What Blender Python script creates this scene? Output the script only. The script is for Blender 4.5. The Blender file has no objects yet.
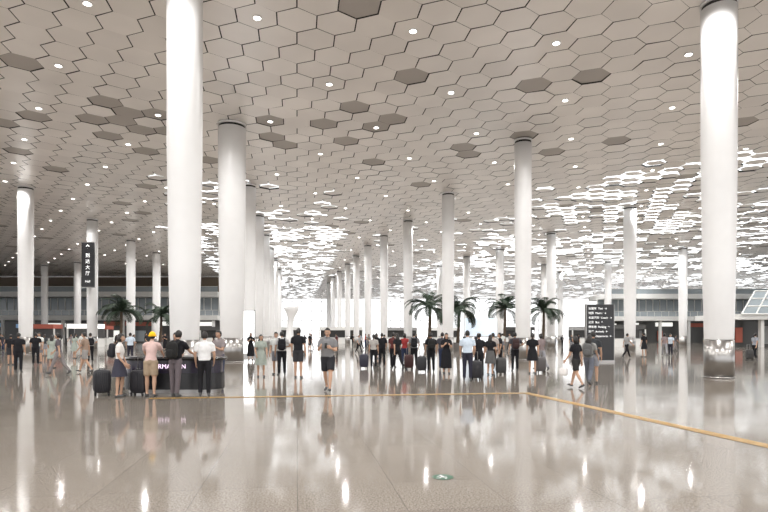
import bpy, math, random
import numpy as np
from mathutils import Vector, Matrix
random.seed(7); rng=np.random.default_rng(5)
scene=bpy.context.scene
scene.view_settings.view_transform='Standard'
COL=scene.collection
AX=math.radians(8.8)          # hall axis is turned 8.8 deg from the view
CH=14.0                       # ceiling height

# ---------------------------------------------------------------- materials
_mc={}
def mat(name,color,rough=0.6,metal=0.0,emit=0.0,ecol=None,spec=0.5,alpha=1.0):
    key=(name,)
    if key in _mc: return _mc[key]
    m=bpy.data.materials.new(name); m.use_nodes=True
    b=m.node_tree.nodes['Principled BSDF']
    b.inputs['Base Color'].default_value=(*color,1)
    b.inputs['Roughness'].default_value=rough
    b.inputs['Metallic'].default_value=metal
    b.inputs['Specular IOR Level'].default_value=spec
    if emit>0:
        b.inputs['Emission Color'].default_value=(*(ecol or color),1)
        b.inputs['Emission Strength'].default_value=emit
    _mc[key]=m
    return m
def noisy(m,scale,amt,base):
    nt=m.node_tree; b=nt.nodes['Principled BSDF']
    tc=nt.nodes.new('ShaderNodeTexCoord'); n=nt.nodes.new('ShaderNodeTexNoise'); n.inputs['Scale'].default_value=scale
    r=nt.nodes.new('ShaderNodeValToRGB')
    r.color_ramp.elements[0].position=0.3; r.color_ramp.elements[1].position=0.7
    r.color_ramp.elements[0].color=(*[c*(1-amt) for c in base],1); r.color_ramp.elements[1].color=(*[min(1,c*(1+amt)) for c in base],1)
    nt.links.new(tc.outputs['Object'],n.inputs['Vector']); nt.links.new(n.outputs['Fac'],r.inputs['Fac'])
    nt.links.new(r.outputs['Color'],b.inputs['Base Color'])
    return m
def cloth(c):
    c=tuple(round(x,3) for x in c)
    nm='fabric_%02x%02x%02x'%tuple(int(x*255) for x in c)
    if (nm,) in _mc: return _mc[(nm,)]
    return noisy(mat(nm,c,0.85,spec=0.2),14,0.07,c)

M_white=noisy(mat('white_column_paint',(0.80,0.80,0.80),0.35),1.2,0.02,(0.80,0.80,0.80))
M_steel=mat('brushed_steel',(0.36,0.35,0.34),0.28,1.0)
M_dark=mat('dark_gap',(0.03,0.03,0.03),0.8)
M_black=mat('black_gloss',(0.012,0.012,0.014),0.25)
M_wht=mat('white_panel',(0.8,0.8,0.8),0.5)

# ---------------------------------------------------------------- mesh builder
class MB:
    def __init__(s): s.v=[]; s.f=[]; s.m=[]; s.n=0
    def add(s,v,f,mi=0):
        o=s.n
        v=[tuple(p) for p in v]
        s.v+=v; s.n+=len(v)
        for q in f: s.f.append([i+o for i in q])
        if isinstance(mi,(list,np.ndarray)): s.m+=[int(x) for x in mi]
        else: s.m+=[mi]*len(f)
    def box(s,x0,x1,y0,y1,z0,z1,mi=0):
        v=[(x0,y0,z0),(x1,y0,z0),(x1,y1,z0),(x0,y1,z0),(x0,y0,z1),(x1,y0,z1),(x1,y1,z1),(x0,y1,z1)]
        s.add(v,[(0,3,2,1),(4,5,6,7),(0,1,5,4),(1,2,6,5),(2,3,7,6),(3,0,4,7)],mi)
    def tube(s,pts,rad,n=12,ref=(1,0,0),mi=0,cap=True):
        v,f=tube(pts,rad,n,ref,cap); s.add(v,f,mi)
    def ell(s,c,r,mi=0,nu=14,nv=9,e=1.0,keep=None,rot=None):
        v=[];f=[]
        for j in range(nv+1):
            th=math.pi*j/nv
            for i in range(nu):
                ph=2*math.pi*i/nu
                p=[math.sin(th)*math.cos(ph),math.sin(th)*math.sin(ph),math.cos(th)]
                if e!=1: p=[math.copysign(abs(q)**e,q) for q in p]
                v.append(p)
        for j in range(nv):
            for i in range(nu):
                q=(j*nu+i,(j+1)*nu+i,(j+1)*nu+(i+1)%nu,j*nu+(i+1)%nu)
                if keep is not None:
                    cc=[sum(v[k][a] for k in q)/4 for a in range(3)]
                    if not keep(*cc): continue
                f.append(q)
        vv=[]
        for p in v:
            q=Vector((p[0]*r[0],p[1]*r[1],p[2]*r[2]))
            if rot is not None: q=rot@q
            vv.append((q[0]+c[0],q[1]+c[1],q[2]+c[2]))
        s.add(vv,f,mi)
    def mesh(s,name,mats,smooth=False):
        me=bpy.data.meshes.new(name); me.from_pydata(s.v,[],s.f)
        for m in mats: me.materials.append(m)
        me.polygons.foreach_set('material_index',s.m)
        if smooth: me.polygons.foreach_set('use_smooth',[True]*len(s.f))
        me.update(); return me
    def obj(s,name,mats,smooth=False,loc=(0,0,0),rz=0,parent=None):
        ob=bpy.data.objects.new(name,s.mesh(name,mats,smooth)); COL.objects.link(ob)
        ob.location=loc; ob.rotation_euler=(0,0,rz)
        if parent: ob.parent=parent
        return ob
def tube(pts,rad,n=12,ref=(1,0,0),cap=True):
    pts=[Vector(p) for p in pts]; v=[];f=[]
    ref=Vector(ref)
    for k,p in enumerate(pts):
        a=pts[max(k-1,0)]; b=pts[min(k+1,len(pts)-1)]
        t=(b-a).normalized()
        u=(ref-t*ref.dot(t))
        if u.length<1e-4: u=Vector((0,1,0))-t*t[1]
        u.normalize(); w=t.cross(u)
        r=rad[k]
        ra,rb=(r if isinstance(r,tuple) else (r,r))
        for i in range(n):
            an=2*math.pi*i/n
            v.append(p+u*(ra*math.cos(an))+w*(rb*math.sin(an)))
    for k in range(len(pts)-1):
        for i in range(n):
            f.append((k*n+i,k*n+(i+1)%n,(k+1)*n+(i+1)%n,(k+1)*n+i))
    if cap:
        f.append(tuple(range(n-1,-1,-1))); f.append(tuple((len(pts)-1)*n+i for i in range(n)))
    return v,f
def empty(name,loc=(0,0,0),rz=0):
    e=bpy.data.objects.new(name,None); COL.objects.link(e); e.location=loc; e.rotation_euler=(0,0,rz); return e
def text(name,body,size,loc,parent,m,rot=(math.pi/2,0,0),align='CENTER'):
    c=bpy.data.curves.new(name,'FONT'); c.body=body; c.size=size; c.align_x=align; c.align_y='CENTER'; c.extrude=0.002
    o=bpy.data.objects.new(name,c); COL.objects.link(o); c.materials.append(m); o.location=loc; o.rotation_euler=rot; o.parent=parent
    return o

# ---------------------------------------------------------------- floor
mf=bpy.data.materials.new('polished_granite'); mf.use_nodes=True
nt=mf.node_tree; b=nt.nodes['Principled BSDF']; L=nt.links.new
tc=nt.nodes.new('ShaderNodeTexCoord'); mp=nt.nodes.new('ShaderNodeMapping'); mp.inputs['Rotation'].default_value=(0,0,-AX)
L(tc.outputs['Object'],mp.inputs['Vector'])
br=nt.nodes.new('ShaderNodeTexBrick'); br.offset=0.0; br.inputs['Scale'].default_value=1.0
br.inputs['Brick Width'].default_value=1.0; br.inputs['Row Height'].default_value=1.0; br.inputs['Mortar Size'].default_value=0.004
br.inputs['Color1'].default_value=(0.232,0.209,0.184,1); br.inputs['Color2'].default_value=(0.265,0.240,0.213,1); br.inputs['Mortar'].default_value=(0.155,0.14,0.125,1)
L(mp.outputs['Vector'],br.inputs['Vector'])
n1=nt.nodes.new('ShaderNodeTexNoise'); n1.inputs['Scale'].default_value=50; n1.inputs['Detail'].default_value=5; n1.inputs['Roughness'].default_value=0.85
L(mp.outputs['Vector'],n1.inputs['Vector'])
r1=nt.nodes.new('ShaderNodeValToRGB'); r1.color_ramp.elements[0].position=0.42; r1.color_ramp.elements[0].color=(0.5,0.48,0.46,1)
r1.color_ramp.elements[1].position=0.58; r1.color_ramp.elements[1].color=(1.35,1.33,1.3,1)
L(n1.outputs['Fac'],r1.inputs['Fac'])
mx=nt.nodes.new('ShaderNodeMix'); mx.data_type='RGBA'; mx.blend_type='MULTIPLY'; mx.inputs[0].default_value=1
L(br.outputs['Color'],mx.inputs[6]); L(r1.outputs['Color'],mx.inputs[7]); L(mx.outputs[2],b.inputs['Base Color'])
n2=nt.nodes.new('ShaderNodeTexNoise'); n2.inputs['Scale'].default_value=0.6
L(mp.outputs['Vector'],n2.inputs['Vector'])
mr=nt.nodes.new('ShaderNodeMapRange'); mr.inputs['To Min'].default_value=0.05; mr.inputs['To Max'].default_value=0.10
L(n2.outputs['Fac'],mr.inputs['Value']); L(mr.outputs['Result'],b.inputs['Roughness'])
b.inputs['IOR'].default_value=1.5
fb=MB(); fb.add([(-260,-60,0),(260,-60,0),(260,330,0),(-260,330,0)],[(0,1,2,3)])
fb.obj('floor',[mf])

# tactile guide strip
my=mat('tactile_yellow',(0.46,0.29,0.10),0.4)
tb=MB()
def strip(p,q,w):
    p=Vector(p);q=Vector(q);d=(q-p).normalized();nn=Vector((-d[1],d[0]))*w/2
    z=0.006
    tb.add([(*(p+nn),z),(*(p-nn),z),(*(q-nn),z),(*(q+nn),z)],[(0,1,2,3)])
    L_=(q-p).length; k=int(L_/0.3)
    for i in range(k):
        c=p+d*(0.15+i*0.3)
        for o in(-.3,-.1,.1,.3):
            s=c+Vector((-d[1],d[0]))*w*o
            a=s-d*.12; bb=s+d*.12; h=Vector((-d[1],d[0]))*.010
            tb.add([(*(a+h),z+.004),(*(a-h),z+.004),(*(bb-h),z+.004),(*(bb+h),z+.004)],[(0,1,2,3)])
strip((-5.9,14.1),(3.95,15.4),0.25); strip((3.9,15.5),(5.75,7.0),0.25)
tb.obj('tactile_guide_strip',[my])

# floor exit sticker
es=MB(); z=.004
es.add([(0.66+.12*math.cos(a),6.3+.12*math.sin(a),z) for a in np.linspace(0,2*math.pi,33)[:-1]],[tuple(range(32))],0)
def q2(pts,mi=1): es.add([(0.66+x,6.3+y,z+.002) for x,y in pts],[tuple(range(len(pts)))],mi)
q2([(-.015+.018*math.cos(a),.07+.018*math.sin(a)) for a in np.linspace(0,6.283,11)[:-1]])
q2([(-.03,.045),(.0,.05),(.02,-.01),(-.01,-.015)]); q2([(.0,.04),(.05,.02),(.05,.005),(.0,.02)]); q2([(-.03,.045),(-.07,.01),(-.06,0),(-.02,.03)])
q2([(.0,-.01),(.05,-.04),(.03,-.09),(.015,-.085),(.03,-.045),(-.01,-.02)]); q2([(-.01,-.01),(-.03,-.06),(-.08,-.07),(-.08,-.055),(-.04,-.045),(-.02,-.005)])
es.obj('emergency_exit_floor_sticker',[mat('safety_green',(0.012,0.09,0.045),0.4),M_wht])

# ---------------------------------------------------------------- ceiling
def ceil_mat(name,c,rough,metal):
    m=mat(name,c,rough,metal); return noisy(m,0.35,0.05,c)
CM=[ceil_mat('ceiling_panel_a',(0.87,0.84,0.815),0.34,0.35),ceil_mat('ceiling_panel_b',(0.84,0.81,0.785),0.31,0.35),ceil_mat('ceiling_panel_c',(0.90,0.87,0.845),0.36,0.35),
    ceil_mat('ceiling_louvre_dark',(0.46,0.43,0.405),0.5,0.3), mat('skylight_sheen_panel',(0.9,0.93,0.95),0.4,emit=1.9,ecol=(0.95,0.98,1.0)),M_dark]  # emissive entry serves skylights, imitated ceiling sheen and added light behind the camera
SP=6.2/4
A1=np.array([math.cos(AX),math.sin(AX)])*SP; A2=np.array([math.cos(AX+math.pi/3),math.sin(AX+math.pi/3)])*SP
O=np.array([1.18,22.8])
angs=[AX+k*math.pi/3 for k in range(6)]
def mkpoly(offs):
    poly=[]
    for k in range(6):
        a0,a1=angs[k],angs[(k+1)%6]; d0=SP/2-offs[k]; d1=SP/2-offs[(k+1)%6]
        Mx=np.array([[math.cos(a0),math.sin(a0)],[math.cos(a1),math.sin(a1)]]); poly.append(np.linalg.solve(Mx,[d0,d1]))
    return np.array(poly)
poly=mkpoly([.045,.045,.006,.006,.006,.006])
glow_hex=mkpoly([.0]*6)
slits=[mkpoly([.03,.34,.28,.03,.03,.06]),mkpoly([.03,.06,.06,.03,.28,.34]),mkpoly([.03,.22,.26,.02,.2,.2]),mkpoly([.03,.5,.4,.05,.05,.12])]
darkpts=[(340,3),(375,5),(15,62),(0,57),(2,124),(25,112),(125,105),(150,117),(165,130),(140,128),(118,124),(96,116),(168,117),(427,80),(545,90),(577,76),(377,124),(400,124),(333,138),(316,120),(350,112),(253,117),(275,134),(285,144),(535,133),(545,150),(460,145),(478,153),(625,142),(750,123),(365,160),(95,132),(135,148),(430,186),(210,160),(700,190),(690,178),(20,150),(50,170),(150,185),(120,203)]
dark=set()
Minv=np.linalg.inv(np.array([A1,A2]).T)
for px,py in darkpts:
    d=560*12.4/(335-py); X=(px-384)/560*d
    ij=np.round(Minv@(np.array([X,d])-O)).astype(int); dark.add((ij[0],ij[1]))
V=[];F=[];MI=[]
lights=[]
n=0
for i in range(-170,180):
    for j in range(-40,150):
        c=O+A1*i+A2*j
        x,y=c
        if y<-18 or y>192 or x<-120 or x>135: continue
        u=x*math.cos(AX)+y*math.sin(AX); w=-x*math.sin(AX)+y*math.cos(AX)
        isl=(i%4==0 and j%4==0)
        mi=int(rng.integers(0,3))
        if (i,j) in dark: mi=3
        elif y>50 and rng.random()<0.02: mi=3
        # skylights at right, emissive sheen in centre, added light behind; panels drawn back below
        glow_cell=False
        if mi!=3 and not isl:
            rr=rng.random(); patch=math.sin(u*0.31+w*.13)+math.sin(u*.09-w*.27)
            if u>19 and w>34: glow_cell=rr<min(.72,(u-19)/14+.08)*(1 if patch>-.4 else .3)
            elif -12<u<4 and 46<w<64: glow_cell=rr<.30  # glowing cells stand in for reflected sheen on the panels
            elif -16<u<6 and w>=64: glow_cell=rr<.65  # glowing cells imitate the end wall's glare on the far ceiling
            elif 4<=u<=19 and w>52: glow_cell=rr<.08
            elif w<-2: glow_cell=rr<.35  # unseen glowing cells added behind the camera to light the near hall
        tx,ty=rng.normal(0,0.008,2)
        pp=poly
        if glow_cell:
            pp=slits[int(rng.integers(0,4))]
            for k in range(6): V.append((x+glow_hex[k,0],y+glow_hex[k,1],CH+.12))
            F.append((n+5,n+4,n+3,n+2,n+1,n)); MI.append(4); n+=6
        px=pp[:,0];py=pp[:,1]
        zz=CH+px*tx+py*ty+ (0.0 if mi!=3 else 0.03)
        for k in range(6): V.append((x+px[k],y+py[k],zz[k]))
        F.append((n+5,n+4,n+3,n+2,n+1,n)); MI.append(mi); n+=6
        if isl and not (y>100 and x<-30): lights.append((x,y))
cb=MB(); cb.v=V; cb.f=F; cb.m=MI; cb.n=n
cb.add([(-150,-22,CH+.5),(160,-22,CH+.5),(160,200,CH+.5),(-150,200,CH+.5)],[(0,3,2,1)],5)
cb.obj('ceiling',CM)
dl=MB()
for x,y in lights:
    dl.add([(x+.14*math.cos(a),y+.14*math.sin(a),CH-.05) for a in np.linspace(0,2*math.pi,13)[:-1]],[tuple(range(11,-1,-1))],0)
    dl.tube([(x,y,CH-.045),(x,y,CH+.02)],[.18,.18],12,mi=1,cap=True)
dl.obj('recessed_downlights',[mat('downlight_glow',(1,.96,.9),.5,emit=9,ecol=(1,.95,.9)),M_wht])
lampset=empty('downlight_lamps',(0,0,CH))
ld=bpy.data.lights.new('lamp','SPOT'); ld.energy=1750; ld.spot_size=math.radians(160); ld.spot_blend=0.6; ld.shadow_soft_size=0.1; ld.color=(1,.98,.96)
k=0
for (x,y) in lights:
    i,j=np.round(Minv@(np.array([x,y])-O)).astype(int)//4
    if (i-j)%3==0 and -50<x<55 and -12<y<125:
        o=bpy.data.objects.new('lamp',ld); COL.objects.link(o); o.parent=lampset; o.location=(x,y,-.18); k+=1
print('lamps',k)

# ---------------------------------------------------------------- columns
def column(x,y,rb,rt):
    m=MB(); N=40
    zs=[0,1.42]; m.tube([(0,0,0),(0,0,1.42)],[rb*1.02,rb*1.02],N,mi=1)
    m.tube([(0,0,0),(0,0,.06)],[rb*1.06,rb*1.06],N,mi=1)
    pts=[1.42,1.46,4,8,12,CH-.25]; rr=[rb*.97,rb]+[rb+(rt-rb)*min(1,(z/9.0))**.8 for z in pts[2:]]
    m.tube([(0,0,z) for z in pts],rr,N,mi=0)
    m.tube([(0,0,CH-.26),(0,0,CH+.1)],[rt*.93,rt*.93],N,mi=2)
    m.tube([(0,0,CH-.12),(0,0,CH-.02)],[rt*1.06,rt*1.06],N,mi=0)
    o=m.obj('column',[M_white,M_steel,M_dark],False,(x,y,0))
    for p in o.data.polygons:
        if len(p.vertices)==4: p.use_smooth=True
cols=[(-6.9,19.4,.48,.60),(-8.96,33,.66,.80),(-11.2,46.3,.5,.6),(-13,57.9,.5,.6),(-14.7,69,.5,.6),(-16.3,80,.5,.6),(-18,92,.5,.6),(-19.8,105,.5,.6),
(12.5,20.9,.49,.61),(8.84,35.6,.46,.54),(5.6,48.9,.46,.54),(2.6,60.4,.44,.52),(0,69.4,.44,.5),(-2.2,77,.44,.5),(-4.3,87,.44,.5),(-6.3,97,.44,.5),(-8.6,108,.44,.5),(-10.8,119,.44,.5),(-13,132,.44,.5),
(20.3,68,.5,.56),(23.8,54.2,.5,.6),(16.7,80.7,.5,.6),(13,88,.5,.56),(38,95,.5,.56),(42.6,79.8,.5,.6),(34.6,110,.5,.56),(10,100,.5,.56),(28,98,.5,.56),
(-30,46.9,.5,.6),(-31.2,59.9,.5,.56),(-33,73,.5,.56),(-34,83.7,.5,.56),(-60,99,.5,.56),(-52,95,.5,.56),(-36.5,97,.5,.56)]
for c in cols: column(*c)

# ---------------------------------------------------------------- far buildings
MBG=[mat('mezz_white',(0.72,0.72,0.70),.5),mat('shop_dark',(0.05,0.048,0.045),.3),mat('brown_soffit',(0.16,0.12,0.085),.6),mat('shop_light',(0.9,0.9,0.85),.5,emit=1.0),
     mat('glass_grey',(0.28,0.32,0.34),.1),mat('shop_warm',(0.34,0.09,0.06),.5,emit=.15),mat('shop_blue',(0.25,0.4,0.6),.5,emit=.4),mat('mid_grey',(0.3,0.3,0.3),.6)]
def mezz(name,x0,x1,y,brown,rz=0):
    m=MB(); W=x1-x0; r=random.Random(int(x0))
    m.box(x0,x1,y+3,y+3.4,0,4.6,1)
    m.box(x0,x1,y-1,y+8,4.6,5.5,0)
    m.box(x0,x1,y+3,y+3.3,5.5,9.2,4)
    m.box(x0,x1,y-1,y+8,9.2,10.2,0)
    m.box(x0,x1,y-.9,y-.85,5.5,6.5,4); m.box(x0,x1,y-.95,y-.8,6.5,6.57,0)
    m.box(x0,x1,y-.9,y-.85,10.2,11.2,4); m.box(x0,x1,y-.95,y-.8,11.2,11.27,0)
    if brown: m.box(x0,x1,y+7,y+7.5,10.2,CH-.1,2)
    x=x0
    while x<x1:
        m.box(x-.25,x+.25,y-.6,y-.1,0,4.6,0)
        for k in range(4): m.box(x+k*1.5,x+k*1.5+.12,y+2.85,y+3,5.5,9.2,0); m.box(x+k*1.5,x+k*1.5+.06,y-.95,y-.86,5.5,6.5,0)
        c=r.choice([3,3,5,6,7,5]); h=r.uniform(3.0,3.6)
        m.box(x+.6,x+r.uniform(2.5,5.2),y+2.7,y+2.95,h,h+.8,c)
        if r.random()<.6: m.box(x+1,x+r.uniform(2,4),y+2.7,y+2.95,.3,2.5,r.choice([7,3,0,4,5]))
        x+=6
    return m.obj(name,MBG,False,(0,0,0),rz)
mezz('mezzanine_left',-118,-33,112,True)
mezz('mezzanine_right',46,130,118,False)
# right slanted glazed gallery
m=MB()
def lerp(a,b,t): return tuple(a[i]+(b[i]-a[i])*t for i in range(3))
P=[(46,72,4.3),(70,72,4.3),(72,74,7.4),(49,74,7.4)]
m.add(P,[(0,1,2,3)],4)
for k in range(14):
    a=lerp(P[0],P[1],k/13); c=lerp(P[3],P[2],k/13); m.tube([a,c],[.09,.09],6,mi=0)
for k in range(4):
    a=lerp(P[0],P[3],k/3); c=lerp(P[1],P[2],k/3); m.tube([a,c],[.1,.1],6,ref=(0,0,1),mi=0)
m.box(44.4,72,72.2,80,3.6,4.3,0); m.box(44.4,72,75,75.4,0,3.6,1); m.box(47,47.9,74.8,75,.6,2.6,5); m.box(50.5,53,74.8,75,.4,2.8,7); m.box(60,66,74.8,75,2.6,3.3,3)
for x in (44.4,48.9,54,59,66): m.box(x,x+.4,72.6,73.2,0,3.6,0)
m.obj('glazed_gallery_right',MBG)
# end facade: white mullions, open to the daylight
m=MB()
for x in np.arange(-110,60,3.4): m.box(x,x+.16,193,193.4,0,CH,0)
for zz in (3.2,6.5,9.8,13): m.box(-110,60,193,193.3,zz,zz+.14,0)
m.obj('window_end_facade',[M_wht])
# ground level kiosks across the far centre
def kiosk(x,y,w,h,c):
    k=MB(); k.box(-w/2,w/2,0,2.2,0,1.1,0); k.box(-w/2-.05,w/2+.05,-.05,.5,1.1,1.18,7)
    k.box(-w/2,w/2,1.9,2.2,1.18,h,1); k.box(-w/2,w/2,-.1,2.2,h,h+.6,c); 
    for s in (-1,1): k.box(s*w/2-.08,s*w/2+.08,0,.16,1.18,h,0)
    k.obj('shop_kiosk',MBG,False,(x,y,0))
for x,y,w,h,c in [(-28,96,7,2.4,1),(-8,104,8,2.5,0),(3,110,7,2.5,7),(12,112,6,2.5,0),(24,104,8,2.5,1),(-20,112,6,2.6,0),(34,92,6,2.4,7),(-41,76,4,2.5,3),(-48,78,4,2.5,5),(-47,90,5,2.5,5),(33,76,5,2.4,1)]: kiosk(x,y,w,h,c)

# ---------------------------------------------------------------- signs
M_lit=mat('sign_white_text',(0.9,0.9,0.9),.5,emit=.8)
e=empty('hanging_direction_sign',(-31.0,58.7,0))
m=MB(); m.box(-.65,.65,-.1,.1,6.6,11.3,0); m.box(-.68,.68,-.12,.12,6.55,6.62,1); m.box(-.68,.68,-.12,.12,11.28,11.35,1)
for zz in (7.2,10.8): m.tube([(0,.1,zz),(0,.75,zz)],[.06,.06],8,mi=1)
m.obj('panel',[M_black,M_steel],parent=e)
for k,ch in enumerate('到达大厅'): text('glyph_%d'%k,ch,.48,(0,-.12,9.9-k*.62),e,M_lit)
text('arrow','↑',.6,(0,-.12,10.8),e,M_lit); text('latin','Hall',.34,(0,-.12,7.2),e,M_lit)

e=empty('information_sign_board',(12.7,33,0))
m=MB(); m.box(-.8,.8,-.12,.12,.12,3.4,0); m.box(-.84,.84,-.16,.16,0,.12,1); m.box(-.83,-.8,-.13,.13,.12,3.42,1); m.box(.8,.83,-.13,.13,.12,3.42,1)
m.obj('panel',[M_black,M_steel],parent=e)
for k,t in enumerate(['出租车  Taxi  →','地铁  Metro  →','长途汽车  Coach  →','公交  Bus  ↑','停车场  Parking  ↑','到达  Arrivals  ←','出发  Departures  ←']):
    text('line_%d'%k,t,.16,(-.7,-.13,3.15-k*.27),e,M_lit,align='LEFT')

m=MB(); m.box(-.42,.42,-.12,.12,.25,3.35,1); m.box(-.5,.5,-.2,.2,0,.25,0); m.box(-.46,-.42,-.14,.14,.25,3.4,0); m.box(.42,.46,-.14,.14,.25,3.4,0); m.box(-.46,.46,-.14,.14,3.35,3.42,0)
m.obj('advertising_lightbox',[M_steel,mat('lightbox_white',(1,1,1),.5,emit=2.6,ecol=(.95,.98,1))],False,(-9.9,41.0,0))
m=MB(); m.box(-1.7,1.7,0,.3,1.5,3.4,1); m.box(-1.75,1.75,.05,.35,1.4,1.5,0); m.box(-1.4,-1.2,.1,.3,0,1.5,0); m.box(1.2,1.4,.1,.3,0,1.5,0)
m.obj('display_screen',[M_steel,mat('screen_pale_blue',(.7,.8,.9),.4,emit=.5,ecol=(.75,.85,.95))],False,(10.4,60,0))

# information counter with LED lettering
e=empty('information_counter',(-5.9,15.85,0))
m=MB()
def rrect(w,d,r,z,N=6):
    out=[]
    for cx,cy,a in ((w/2-r,d/2-r,0),(-w/2+r,d/2-r,90),(-w/2+r,-d/2+r,180),(w/2-r,-d/2+r,270)):
        for k in range(N+1):
            t=math.radians(a+90*k/N); out.append((cx+r*math.cos(t),cy+r*math.sin(t),z))
    return out
def prism(m,levels,mi):
    v=[];f=[]
    for (w,d,r,z) in levels: v+=rrect(w,d,r,z)
    N=28
    for k in range(len(levels)-1):
        for i in range(N): f.append((k*N+i,k*N+(i+1)%N,(k+1)*N+(i+1)%N,(k+1)*N+i))
    f.append(tuple(range(N-1,-1,-1))); f.append(tuple((len(levels)-1)*N+i for i in range(N)))
    m.add(v,f,mi)
prism(m,[(2.5,.8,.3,0),(2.5,.8,.3,.1)],1); prism(m,[(2.7,1.0,.4,.1),(2.7,1.0,.4,.55)],0); prism(m,[(2.62,.92,.38,.55),(2.62,.92,.38,.9)],2); prism(m,[(2.8,1.1,.45,.9),(2.85,1.15,.47,.95),(2.8,1.1,.45,1.0)],0)
m.obj('body',[M_black,M_steel,mat('led_band',(.02,.015,.03),.2)],parent=e)
M_led=mat('led_lilac',(.8,.7,.9),.5,emit=1.5,ecol=(.95,.72,.92))
text('led_text','INFORMATION',.17,(-.12,-.475,.73),e,M_led)
# ---------------------------------------------------------------- palms
def palm(x,y,h,R,seed):
    r=random.Random(seed); m=MB()
    m.tube([(0,0,0),(0,0,.1),(0,0,.75),(0,0,.8)],[.42,.45,.6,.62],20,mi=2); m.tube([(0,0,.78),(0,0,.83)],[.55,.5],20,mi=3)
    th=h-1.5
    pts=[(0.12*math.sin(t*2),0.05*t,.8+t*(th-.8)) for t in np.linspace(0,1,14)]
    m.tube(pts,[.17-.05*t+(.02 if i%2 else 0) for i,t in enumerate(np.linspace(0,1,14))],10,mi=1)
    top=Vector(pts[-1])
    nf=26
    for k in range(nf):
        a=2*math.pi*k/nf*1.618*2+r.uniform(-.2,.2); el=math.radians(r.choice([78,62,48,34,20,5])+r.uniform(-8,8)); Ln=R*r.uniform(.85,1.15)
        P=[];p=top.copy(); an=el
        S=12
        for q in range(S+1):
            P.append(p.copy()); p=p+Vector((math.cos(a)*math.cos(an),math.sin(a)*math.cos(an),math.sin(an)))*(Ln/S); an-=math.radians(5.5+q*.9)
        m.tube(P,[.03*(1-.8*q/S) for q in range(S+1)],5,mi=0,cap=False)
        side=Vector((-math.sin(a),math.cos(a),0))
        for q in range(1,S):
          for sub in (0,.5):
            c=P[q].lerp(P[q+1],sub); d=(P[q+1]-P[q]).normalized(); ll=.55*math.sin(math.pi*min(1,(q+.6)/(S+.3)))**.6+.08
            for s in(-1,1):
                tip=c+(side*s*.8+d*.6+Vector((0,0,-.3)))*ll
                w=d*.04
                m.add([c-w,c+w,(c+tip)/2+w*1.2+Vector((0,0,.03)),tip,(c+tip)/2-w*1.2+Vector((0,0,.03))],[(0,1,2,3,4)],0)
    m.obj('potted_palm_tree',[mat('palm_leaf',(.018,.038,.018),.6),mat('palm_trunk',(.09,.065,.045),.9),mat('planter',(.2,.19,.18),.5),mat('soil',(.03,.02,.015),.9)],False,(x,y,0))
palms=[(-28.5,60.5,5.6,2.8),(-25.6,64,5.2,2.6),(4.4,55,5.8,2.9),(7.5,57,5.6,2.8),(13.4,62.5,6.0,2.9),(18.3,64.5,5.8,2.9)]
for i,(x,y,h,R) in enumerate(palms): palm(x,y,h,R,i+3)

# white ventilation sculpture
m=MB()
m.tube([(0,0,0),(0,0,1.2),(.05,0,3),(.2,0,4.4),(.3,0,5.4),(.3,0,6.0),(.25,0,6.4),(.2,0,6.6)],[.9,.65,.5,.55,.95,1.3,1.15,.4],28,mi=0)
m.obj('ventilation_tree_sculpture',[M_white],True,(-15.5,92,0))

# ---------------------------------------------------------------- people
def remesh(v,f,vox,it=4):
    me=bpy.data.meshes.new('t'); me.from_pydata([tuple(p) for p in v],[],f); me.update()
    ob=bpy.data.objects.new('t',me); COL.objects.link(ob)
    md=ob.modifiers.new('r','REMESH'); md.mode='VOXEL'; md.voxel_size=vox
    sm=ob.modifiers.new('s','SMOOTH'); sm.factor=.5; sm.iterations=it
    dg=bpy.context.evaluated_depsgraph_get(); dg.update(); ev=ob.evaluated_get(dg); m=ev.to_mesh()
    V=np.empty(len(m.vertices)*3,np.float32); m.vertices.foreach_get('co',V); V=V.reshape(-1,3).copy()
    F=[tuple(p.vertices) for p in m.polygons]
    ev.to_mesh_clear(); bpy.data.objects.remove(ob); bpy.data.meshes.remove(me)
    return V,F
def rotx(p,a): # pitch about X; a>0 raises +y end
    return Vector((p[0],p[1]*math.cos(a)-p[2]*math.sin(a),p[1]*math.sin(a)+p[2]*math.cos(a)))
POSES={ # legs: (swing,knee,pitch) L,R ; arms: (swing,abd,elbow,inward) L,R ; lean
'stand':dict(L=(2,2,0),R=(-3,2,0),aL=(3,9,12,0),aR=(-2,9,14,0),lean=0.0),
'relax':dict(L=(8,14,0),R=(-3,0,0),aL=(6,10,20,5),aR=(2,12,35,10),lean=0.01),
'walk':dict(L=(24,6,12),R=(-16,20,-30),aL=(-20,8,14,0),aR=(22,8,22,0),lean=.04),
'walk2':dict(L=(-14,18,-26),R=(20,5,10),aL=(16,8,22,0),aR=(-14,8,14,0),lean=.03),
'phone':dict(L=(2,2,0),R=(-3,3,0),aL=(18,6,98,22),aR=(20,6,102,25),lean=.03),
'walkphone':dict(L=(20,5,10),R=(-12,18,-24),aL=(14,10,95,24),aR=(16,10,100,26),lean=.03),
'lean':dict(L=(4,2,0),R=(-6,2,0),aL=(38,10,30,8),aR=(42,10,28,8),lean=.18),
'pull':dict(L=(22,5,10),R=(-15,18,-28),aL=(14,8,18,0),aR=(-28,12,5,0),lean=.05),
'hip':dict(L=(0,0,0),R=(6,10,0),aL=(0,10,12,0),aR=(-12,38,85,55),lean=0),
}
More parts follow.
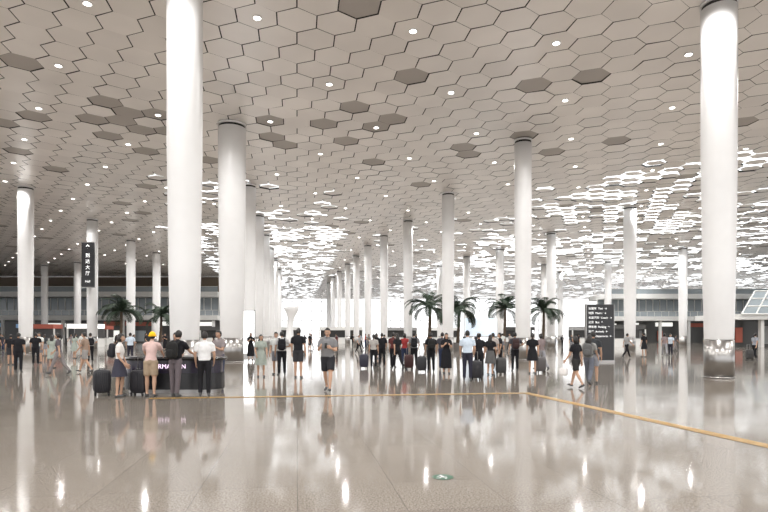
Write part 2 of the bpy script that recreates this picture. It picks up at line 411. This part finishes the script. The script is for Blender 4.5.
def person_mesh(name,pose='stand',top=(.8,.8,.8),bottom=(.03,.03,.04),kind='pants',hair='short',haircol=(.012,.01,.009),woman=False,
                long_sleeve=False,pack=None,hat=None,bag=None,skin=(.48,.30,.21),shoe=(.1,.1,.1),vox=.022,heavy=1.0,headturn=0):
    P=POSES[pose]; lean=P['lean']; R=math.radians
    hw=.092; sw=.175 if woman else .195
    parts=MB(); zones=[]
    # legs relative to hip
    legs={}; low=9
    for s,key in((-1,'L'),(1,'R')):
        sg,kn,pi=P[key]; d1=Vector((s*.03,math.sin(R(sg)),-math.cos(R(sg)))).normalized(); a2=R(sg-kn); d2=Vector((s*.01,math.sin(a2),-math.cos(a2))).normalized()
        hip=Vector((s*hw,0,0)); kn_=hip+d1*.43; an=kn_+d2*.405
        fp=[an+rotx(Vector(q),R(pi)) for q in((s*.0,-.055,-.045),(s*.005,.03,-.05),(s*.012,.12,-.058),(s*.015,.18,-.062))]
        sole=min(min(q[2] for q in fp[2:])-.024,fp[0][2]-.04)
        low=min(low,sole); legs[s]=(hip,kn_,an,fp)
    up=Vector((0,0,-low)); hz=up[2]
    def T(x,y,z): # torso point measured from hip
        return Vector((x,y+lean*z,z+hz))
    k=heavy; pants=(kind=='pants'); shorts=(kind=='shorts')
    for s in(-1,1):
        hip,kn_,an,fp=[q+up if isinstance(q,Vector) else [w+up for w in q] for q in legs[s]]
        h0=hip+Vector((0,0,.03))
        if pants:
            parts.tube([h0,hip.lerp(kn_,.4),kn_,kn_.lerp(an,.4),an+Vector((0,0,.01))],[.10*k,.088*k,.070,.066,.058],12)
        elif shorts:
            c=hip.lerp(kn_,.82); parts.tube([h0,hip.lerp(kn_,.4),c],[.105*k,.1*k,.095*k],12)
            parts.tube([hip.lerp(kn_,.6),kn_,kn_.lerp(an,.3),kn_.lerp(an,.6),an],[.07,.054,.058,.046,.036],12)
        else:
            parts.tube([h0,hip.lerp(kn_,.4),kn_,kn_.lerp(an,.3),kn_.lerp(an,.6),an],[.085,.072,.05,.054,.042,.033],12)
        parts.tube([an+Vector((0,0,.03)),an+Vector((0,-.005,-.045))],[.038,.036],10)
        parts.tube([fp[0]+Vector((0,-.005,0)),fp[0].lerp(fp[1],.5),fp[1],fp[2],fp[3]],[(.03,.034),(.038,.045),(.042,.045),(.044,.034),(.03,.022)],10)
        t1={'pants':9,'shorts':.82}.get(kind,-.1)
        zones.append((hip,kn_,.085,lambda t,t1=t1:np.where(t<t1,2,0))); zones.append((kn_,an,.05,(lambda t:np.where(t<.97,2,3)) if pants else (lambda t:np.zeros(len(t),int)+0)))
        zones.append((fp[0],fp[3],.04,lambda t:np.full(len(t),3)))
    # torso
    if woman: sec=[(-.06,.12,.09),(.03,.168,.118),(.13,.145,.10),(.2,.128,.092),(.32,.15,.118),(.42,.155,.105),(.485,.13,.082)]
    else: sec=[(-.06,.12,.09),(.02,.168,.122),(.12,.165,.118),(.22,.16,.11),(.34,.178,.12),(.43,.175,.11),(.49,.15,.085)]
    sec=[(z,a*k,b_*k) for z,a,b_ in sec]
    parts.tube([T(0,0.01 if z>.2 else 0,z) for z,a,b_ in sec],[(a,b_) for z,a,b_ in sec],20)
    parts.tube([T(0,0,.47),T(0,0,.52),T(0,.01,.56),T(0,.02,.62)],[(.11,.075),(.068,.06),(.052,.054),(.05,.052)],14)
    zones.append((T(0,0,-.04),T(0,0,.46),.14,lambda t:np.where(t<.16,2,1)))
    zones.append((T(0,0,.52),T(0,.02,.62),.055,lambda t:np.where(t<.12,1,0)))
    zones.append((T(-sw*.9,0,.48),T(sw*.9,0,.48),.06,lambda t:np.full(len(t),1)))
    hands={}
    for s,key in((-1,'aL'),(1,'aR')):
        sg,ab,el,inn=P[key]; sh=T(s*sw,0,.475)
        d1=Vector((s*math.sin(R(ab)),math.sin(R(sg))*math.cos(R(ab)),-math.cos(R(sg))*math.cos(R(ab))))
        a2=R(sg+el); d2=Vector((s*math.sin(R(ab*.4-inn)),math.sin(a2)*math.cos(R(inn)),-math.cos(a2)*math.cos(R(inn)))).normalized()
        elb=sh+d1*.285; wr=elb+d2*.245
        parts.tube([T(s*.08,0,.5),T(s*sw*.75,0,.495),sh],[(.06,.055),(.064,.056),.06],12,ref=(0,1,0))
        if long_sleeve: parts.tube([sh+Vector((0,0,.01)),sh.lerp(elb,.5),elb,wr],[.064,.056,.048,.036],12)
        else:
            parts.tube([sh+Vector((0,0,.01)),sh.lerp(elb,.35),sh.lerp(elb,.66)],[.066,.066,.064],12)
            parts.tube([sh.lerp(elb,.3),elb,elb.lerp(wr,.3),wr],[.046,.038,.039,.027],12)
        zones.append((sh,elb,.05,(lambda t:np.full(len(t),1)) if long_sleeve else (lambda t:np.where(t<.66,1,0))))
        zones.append((elb,wr,.035,(lambda t:np.where(t<.95,1,0)) if long_sleeve else (lambda t:np.zeros(len(t),int))))
        hands[s]=(wr,d2)
    V,F=remesh(parts.v,parts.f,vox)
    C=np.array([V[list(f)].mean(0) for f in F])
    best=np.full(len(F),9.0); mi=np.zeros(len(F),int)
    for p0,p1,r,fn in zones:
        a=np.array(p0);d=np.array(p1)-a; t=((C-a)@d)/(d@d); tcl=np.clip(t,0,1); dist=np.linalg.norm(C-(a+tcl[:,None]*d),axis=1)-r
        w=dist<best; mm=fn(t); mi[w]=mm[w]; best[w]=dist[w]
    m=MB(); m.add(V,F,mi)
    # skirt / dress
    if kind in('skirt','dress','longskirt'):
        hem={'skirt':-.36,'dress':-.42,'longskirt':-.68}[kind]; N=28; v=[];f=[]
        lv=[(.13,.155,.11),(.04,.182,.132),(-.1,.20,.16),(hem,.235,.205)]
        for z,a,b_ in lv:
            for i in range(N):
                t=2*math.pi*i/N; w=1+(.05*math.sin(7*t) if z<0 else 0); v.append(T(a*w*math.cos(t),b_*w*math.sin(t),z))
        for q in range(3):
            for i in range(N): f.append((q*N+i,q*N+(i+1)%N,(q+1)*N+(i+1)%N,(q+1)*N+i))
        m.add(v,f,2)
    # hands
    for s,(wr,d) in hands.items():
        Z=-d; X=Vector((s,0,0)); X=(X-Z*X.dot(Z)).normalized(); Y=Z.cross(X) if s>0 else X.cross(Z)
        if abs(d[1])<.7 and Y[1]<0: Y=-Y
        B=Matrix((X,Y,Z)).transposed()
        def W(x,y,z): return wr+B@Vector((x,y,z))
        m.tube([W(0,0,.02),W(0,0,-.02),W(0,.002,-.06),W(0,0,-.092)],[(.02,.026),(.017,.031),(.016,.042),(.012,.04)],10,ref=X,mi=0)
        for fy,Ln in((.031,.072),(.011,.082),(-.011,.076),(-.030,.06)):
            m.tube([W(0,fy,-.085),W(-.004,fy*1.05,-.085-Ln*.4),W(-.016,fy*1.05,-.085-Ln*.72),W(-.032,fy,-.085-Ln*.95)],[.0095,.009,.008,.006],6,ref=X,mi=0)
        m.tube([W(0,.024,-.025),W(-.006,.05,-.05),W(-.012,.06,-.078),W(-.018,.06,-.098)],[.013,.011,.0095,.007],6,ref=X,mi=0)
    # head
    hc=T(0,.035,.70); tilt=Matrix.Rotation(headturn,3,'Z')
    if 'phone' in pose: tilt=Matrix.Rotation(-.3,3,'X')
    def H(x,y,z): return hc+tilt@Vector((x,y,z))
    nu,nv=20,14; v=[];f=[]
    for j in range(nv+1):
        th=math.pi*j/nv
        for i in range(nu):
            ph=2*math.pi*i/nu; x=math.sin(th)*math.cos(ph);y=math.sin(th)*math.sin(ph);z=math.cos(th)
            X_=x*.074;Y_=y*.094;Z_=z*.116
            if z<0: X_*=1+.28*z; Y_*=(1+.22*z if y<0 else 1+.05*z)
            if y>.75 and -.1<z<.25 and .2<abs(x)<.5: Y_-=.006
            v.append(H(X_,Y_,Z_))
    for j in range(nv):
        for i in range(nu): f.append((j*nu+i,(j+1)*nu+i,(j+1)*nu+(i+1)%nu,j*nu+(i+1)%nu))
    m.add(v,f,0)
    m.tube([H(0,.088,.008),H(0,.098,-.015),H(0,.108,-.032),H(0,.09,-.042)],[.007,.010,.014,.010],8,mi=0)
    for s in(-1,1):
        m.ell(H(s*.030,.083,.006),(.013,.007,.007),5,8,6); m.ell(H(s*.030,.0885,.006),(.0055,.004,.0055),6,8,6)
        m.tube([H(s*.014,.092,.026),H(s*.03,.091,.03),H(s*.046,.082,.026)],[.003,.004,.003],5,ref=(0,0,1),mi=4)
        m.ell(H(s*.074,-.005,-.008),(.011,.018,.031),0,8,6)
    m.ell(H(0,.086,-.062),(.022,.008,.0075),7,10,6)
    def hk(x,y,z):
        return z>(.38 if y>.35 else (.05 if y>-.05 else -.55))
    if hair!='bald': m.ell(H(0,-.006,.008),(.086,.104,.124),4,22,16,keep=hk)
    if hair=='long':
        m.tube([H(0,-.045,.05),H(0,-.075,-.05),H(0,-.085,-.14),H(0,-.08,-.26),H(0,-.075,-.30)],[(.075,.05),(.09,.045),(.1,.04),(.085,.03),(.05,.015)],14,mi=4)
    if hair=='bob': m.tube([H(0,-.02,.06),H(0,-.035,-.03),H(0,-.04,-.11)],[(.085,.075),(.094,.075),(.085,.06)],16,mi=4)
    if hair=='bun': m.ell(H(0,-.11,.06),(.045,.04,.045),4,12,8)
    if hair=='tail': m.tube([H(0,-.09,.05),H(0,-.14,.03),H(0,-.15,-.08),H(0,-.13,-.19)],[.02,.032,.028,.008],10,mi=4)
    if hat:
        m.ell(H(0,-.004,.0),(.096,.115,.140),9,22,14,keep=lambda x,y,z:z>.1)
        m.tube([H(0,0,.02),H(0,0,.034)],[(.125,.145),(.098,.12)],24,mi=9)
    if pack:
        m.ell(T(0,-.21,.30),(.155,.095,.225),8,20,14,e=.62); m.ell(T(0,-.295,.22),(.11,.05,.11),8,16,10,e=.6)
        for s in(-1,1): m.tube([T(s*.1,-.13,.46),T(s*.11,-.05,.555),T(s*.115,.07,.53),T(s*.12,.14,.4),T(s*.13,.13,.25),T(s*.15,-.05,.14),T(s*.12,-.15,.14)],[(.03,.008)]*7,8,ref=(1,0,0),mi=8)
    if bag:
        wr,d=hands[1 if bag=='R' else -1]; c=wr+d*.13
        m.tube([c+Vector((0,.09,-.17)),c+Vector((0,.06,-.03)),c,c+Vector((0,-.06,-.03)),c+Vector((0,-.09,-.17))],[.007]*5,6,mi=10)
        m.ell(c+Vector((0,0,-.29)),(.07,.15,.14),10,16,10,e=.55)
    if 'phone' in pose:
        c=(hands[1][0]+hands[-1][0])/2+hands[1][1]*.1; m.box(c[0]-.04,c[0]+.04,c[1]+.0,c[1]+.012,c[2]-.06,c[2]+.09,6)
    mats=[mat('skin_%d'%int(skin[0]*100),skin,.55,spec=.3),cloth(top),cloth(bottom),cloth(shoe),mat('hair_%d'%int(haircol[0]*1000),haircol,.5),M_wht,mat('pupil_black',(.01,.01,.01),.3),mat('lips',(.4,.14,.12),.5),
          cloth(pack or (.02,.02,.02)),cloth(hat or (.8,.5,.03)),cloth((.75,.73,.72) if bag else (.03,.03,.03))]
    return m.mesh(name,mats,True)
def place(me,x,y,head,H=1.70,woman=False):
    o=bpy.data.objects.new('traveler_woman' if woman else 'traveler_man',me); COL.objects.link(o)
    o.location=(x,y,0); o.rotation_euler=(0,0,math.radians(head)); s=H/1.72; o.scale=(s,s,s); return o
BK=(.015,.015,.018); WH=(.72,.72,.72); NV=(.03,.04,.08); GY=(.2,.2,.21); KH=(.35,.27,.19)
PL=[ # x,y,heading,H,kwargs
(-6.85,14.5,-75,1.62,dict(pose='relax',top=(.7,.68,.66),bottom=(.05,.05,.07),kind='skirt',hair='bob',woman=True)),
(-6.08,14.6,8,1.66,dict(pose='lean',top=(.62,.45,.42),bottom=KH,kind='shorts',hair='short',hat=(.85,.5,.02),woman=True)),
(-5.42,14.55,-12,1.70,dict(pose='lean',top=BK,bottom=(.13,.11,.12),pack=(.02,.02,.022))),
(-4.68,14.6,12,1.67,dict(pose='relax',top=WH,bottom=BK,kind='pants',bag=None)),
(-7.75,16.4,-60,1.62,dict(pose='stand',top=(.05,.05,.06),bottom=BK,hair='tail',woman=True,pack=(.03,.03,.035))),
(-5.1,17.4,150,1.72,dict(pose='phone',top=(.25,.22,.22),bottom=NV)),
(-6.5,17.5,185,1.66,dict(pose='relax',top=BK,bottom=BK,woman=True,hair='long')),
(-13.0,22.4,100,1.66,dict(pose='walk',top=(.1,.09,.1),bottom=(.22,.2,.2),woman=True,hair='tail')),
(-12.7,23.8,95,1.7,dict(pose='walk2',top=(.3,.22,.17),bottom=(.3,.29,.28),kind='shorts')),
(-15.8,24.2,20,1.68,dict(pose='stand',top=BK,bottom=BK)),
(-4.68,21.3,-160,1.60,dict(pose='relax',top=(.33,.37,.33),bottom=(.33,.37,.33),kind='dress',hair='long',woman=True)),
(-4.35,22.6,170,1.70,dict(pose='stand',top=(.6,.62,.6),bottom=(.2,.2,.22),kind='shorts')),
(-4.05,22.2,10,1.72,dict(pose='hip',top=(.5,.5,.5),bottom=BK,pack=BK)),
(-3.2,20.9,-8,1.83,dict(pose='stand',top=BK,bottom=(.04,.04,.045),kind='shorts')),
(-1.57,15.7,172,1.77,dict(pose='walkphone',top=(.2,.2,.205),bottom=(.03,.03,.035),kind='shorts',heavy=1.1,shoe=(.1,.1,.1))),
(-.5,27,0,1.62,dict(pose='stand',top=(.4,.38,.36),bottom=BK,woman=True,hair='tail')),
(-.1,28.6,15,1.68,dict(pose='relax',top=BK,bottom=BK)),
(.45,27.8,-30,1.7,dict(pose='stand',top=(.1,.03,.03),bottom=BK)),
(.62,25.6,30,1.66,dict(pose='walk',top=BK,bottom=BK,woman=True,hair='long')),
(1.07,29,-10,1.66,dict(pose='hip',top=(.3,.04,.04),bottom=NV,woman=True,hair='bob')),
(1.5,28,0,1.72,dict(pose='relax',top=GY,bottom=BK,pack=BK)),
(2.03,24.2,5,1.68,dict(pose='stand',top=BK,bottom=BK,pack=(.02,.02,.02))),
(2.75,26.5,-20,1.7,dict(pose='relax',top=(.05,.05,.06),bottom=NV)),
(2.58,23.2,180,1.66,dict(pose='phone',top=BK,bottom=BK,kind='longskirt',woman=True,hair='long')),
(2.92,19.6,-8,1.74,dict(pose='relax',top=(.55,.63,.72),bottom=(.03,.03,.045))),
(3.55,20.9,12,1.66,dict(pose='stand',top=BK,bottom=BK,woman=True,hair='bun')),
(4.25,22.4,-30,1.60,dict(pose='relax',top=BK,bottom=(.1,.1,.1),kind='dress',woman=True,hair='long')),
(5.0,25.6,10,1.68,dict(pose='walk2',top=(.4,.36,.34),bottom=BK)),
(5.5,26.5,90,1.68,dict(pose='stand',top=BK,bottom=BK)),
(5.85,25.0,0,1.7,dict(pose='hip',top=(.06,.06,.07),bottom=BK,pack=(.05,.03,.03))),
(6.15,23.2,-15,1.66,dict(pose='stand',top=BK,bottom=BK,kind='skirt',woman=True,hair='tail')),
(7.0,24.9,20,1.66,dict(pose='walk',top=(.25,.2,.2),bottom=(.3,.3,.32),woman=True,hair='bob')),
(5.80,16.9,35,1.56,dict(pose='walk2',top=BK,bottom=(.03,.03,.03),kind='shorts',hair='bob',woman=True,bag='L')),
(6.55,17.9,-35,1.60,dict(pose='walk',top=(.28,.28,.27),bottom=(.14,.15,.18),hair='long',woman=True,pack=(.12,.12,.12))),
(6.95,18.6,-20,1.70,dict(pose='stand',top=(.04,.045,.05),bottom=(.25,.25,.27),kind='shorts')),
(16.9,39,-80,1.7,dict(pose='walk',top=(.3,.3,.3),bottom=BK)),
(23.7,35.8,-70,1.7,dict(pose='pull',top=(.3,.32,.36),bottom=BK,woman=True,hair='tail')),
(-18.6,29.9,30,1.7,dict(pose='relax',top=BK,bottom=BK)),
]
pool=[]
for i,(x,y,h,H,kw) in enumerate(PL):
    me=person_mesh('traveler',vox=.02 if y<24 else .026,**kw)
    place(me,x,y,h,H,kw.get('woman',False)); pool.append((me,kw.get('woman',False)))
# far crowd reusing the figures
far=[(-.53,38),(18.9,40.7),(21.4,42.7),(22.1,43.2),(25.8,44.8),(-20,30),(-17.3,33),(-16,27),(-21,38)]
zones_=[(-40,-14,40,80,18),(-12,-2,44,85,8),(-3,15,46,80,16),(14,40,48,80,7),(-20,-8,27,40,3)]
tries=0
for a,b_,c,d,nn in zones_:
    k=0
    while k<nn:
        x,y=random.uniform(a,b_),random.uniform(c,d)
        if any(math.hypot(x-p[0],y-p[1])<1.2 for p in cols) or any(math.hypot(x-p[0],y-p[1])<.8 for p in far) or any(math.hypot(x-p[0],y-p[1])<3.1 for p in palms): continue
        if abs(x-12.7)<1.3 and abs(y-33)<1: continue
        if abs(x-10.4)<2.2 and 57<y<61: continue
        if math.hypot(x+9.9,y-41)<1: continue
        if abs(x-33)<3.5 and y>74: continue
        if x<-37 and y>74: continue
        far.append((x,y)); k+=1
for (x,y) in far:
    me,w=random.choice(pool[7:]); place(me,x,y,random.uniform(0,360),random.uniform(1.58,1.78),w)

# ---------------------------------------------------------------- suitcases
def suitcase(x,y,rz,c,h=.62,handle=True):
    m=MB(); m.ell((0,0,.07+h/2),(.215,.13,h/2),0,24,16,e=.42)
    for k in range(-3,4): m.tube([(k*.05,-.132,.14),(k*.05,-.135,.07+h/2),(k*.05,-.132,h)],[.008]*3,6,mi=0)
    for sx in(-1,1):
        for sy in(-1,1): m.tube([(sx*.16-.015,sy*.08,.03),(sx*.16+.015,sy*.08,.03)],[.03,.03],10,ref=(0,1,0),mi=1); m.box(sx*.16-.02,sx*.16+.02,sy*.08-.02,sy*.08+.02,.04,.1,1)
    if handle:
        m.tube([(-.09,.1,h+.02),(-.09,.1,h+.38),(.09,.1,h+.38),(.09,.1,h+.02)],[.011]*4,6,ref=(0,1,0),mi=2)
    m.tube([(-.07,0,h+.05),(-.06,0,h+.09),(.06,0,h+.09),(.07,0,h+.05)],[.012]*4,6,ref=(0,1,0),mi=1)
    m.obj('rolling_suitcase',[mat('case_%d'%int(c[0]*1000+c[2]*100),c,.55),M_black,M_steel],True,(x,y,0),math.radians(rz))
for s in [(-7.45,14.8,20,(.02,.02,.025)),(-6.46,14.75,-10,(.016,.015,.02)),(3.28,19.95,10,(.03,.03,.035)),(-.95,26.6,0,(.03,.03,.05)),(6.6,23.6,15,(.12,.11,.11)),(4.72,22.6,0,(.06,.06,.06)),(1.62,24.1,0,(.03,.03,.03)),(23.1,35.4,0,(.05,.05,.05)),(1.15,25.9,10,(.05,.015,.015))]: suitcase(*s)

# ---------------------------------------------------------------- world, camera
w=bpy.data.worlds.new('daylight'); scene.world=w; w.use_nodes=True
bg=w.node_tree.nodes['Background']; bg.inputs['Color'].default_value=(.99,.99,1,1); bg.inputs['Strength'].default_value=1.9
cam=bpy.data.cameras.new('camera'); cam.lens=26.25; cam.sensor_width=36; cam.shift_y=79/768; cam.clip_end=1000; cam.clip_start=.05
co=bpy.data.objects.new('camera',cam); COL.objects.link(co); co.location=(0,0,1.6); co.rotation_euler=(math.pi/2,0,0)
scene.camera=co
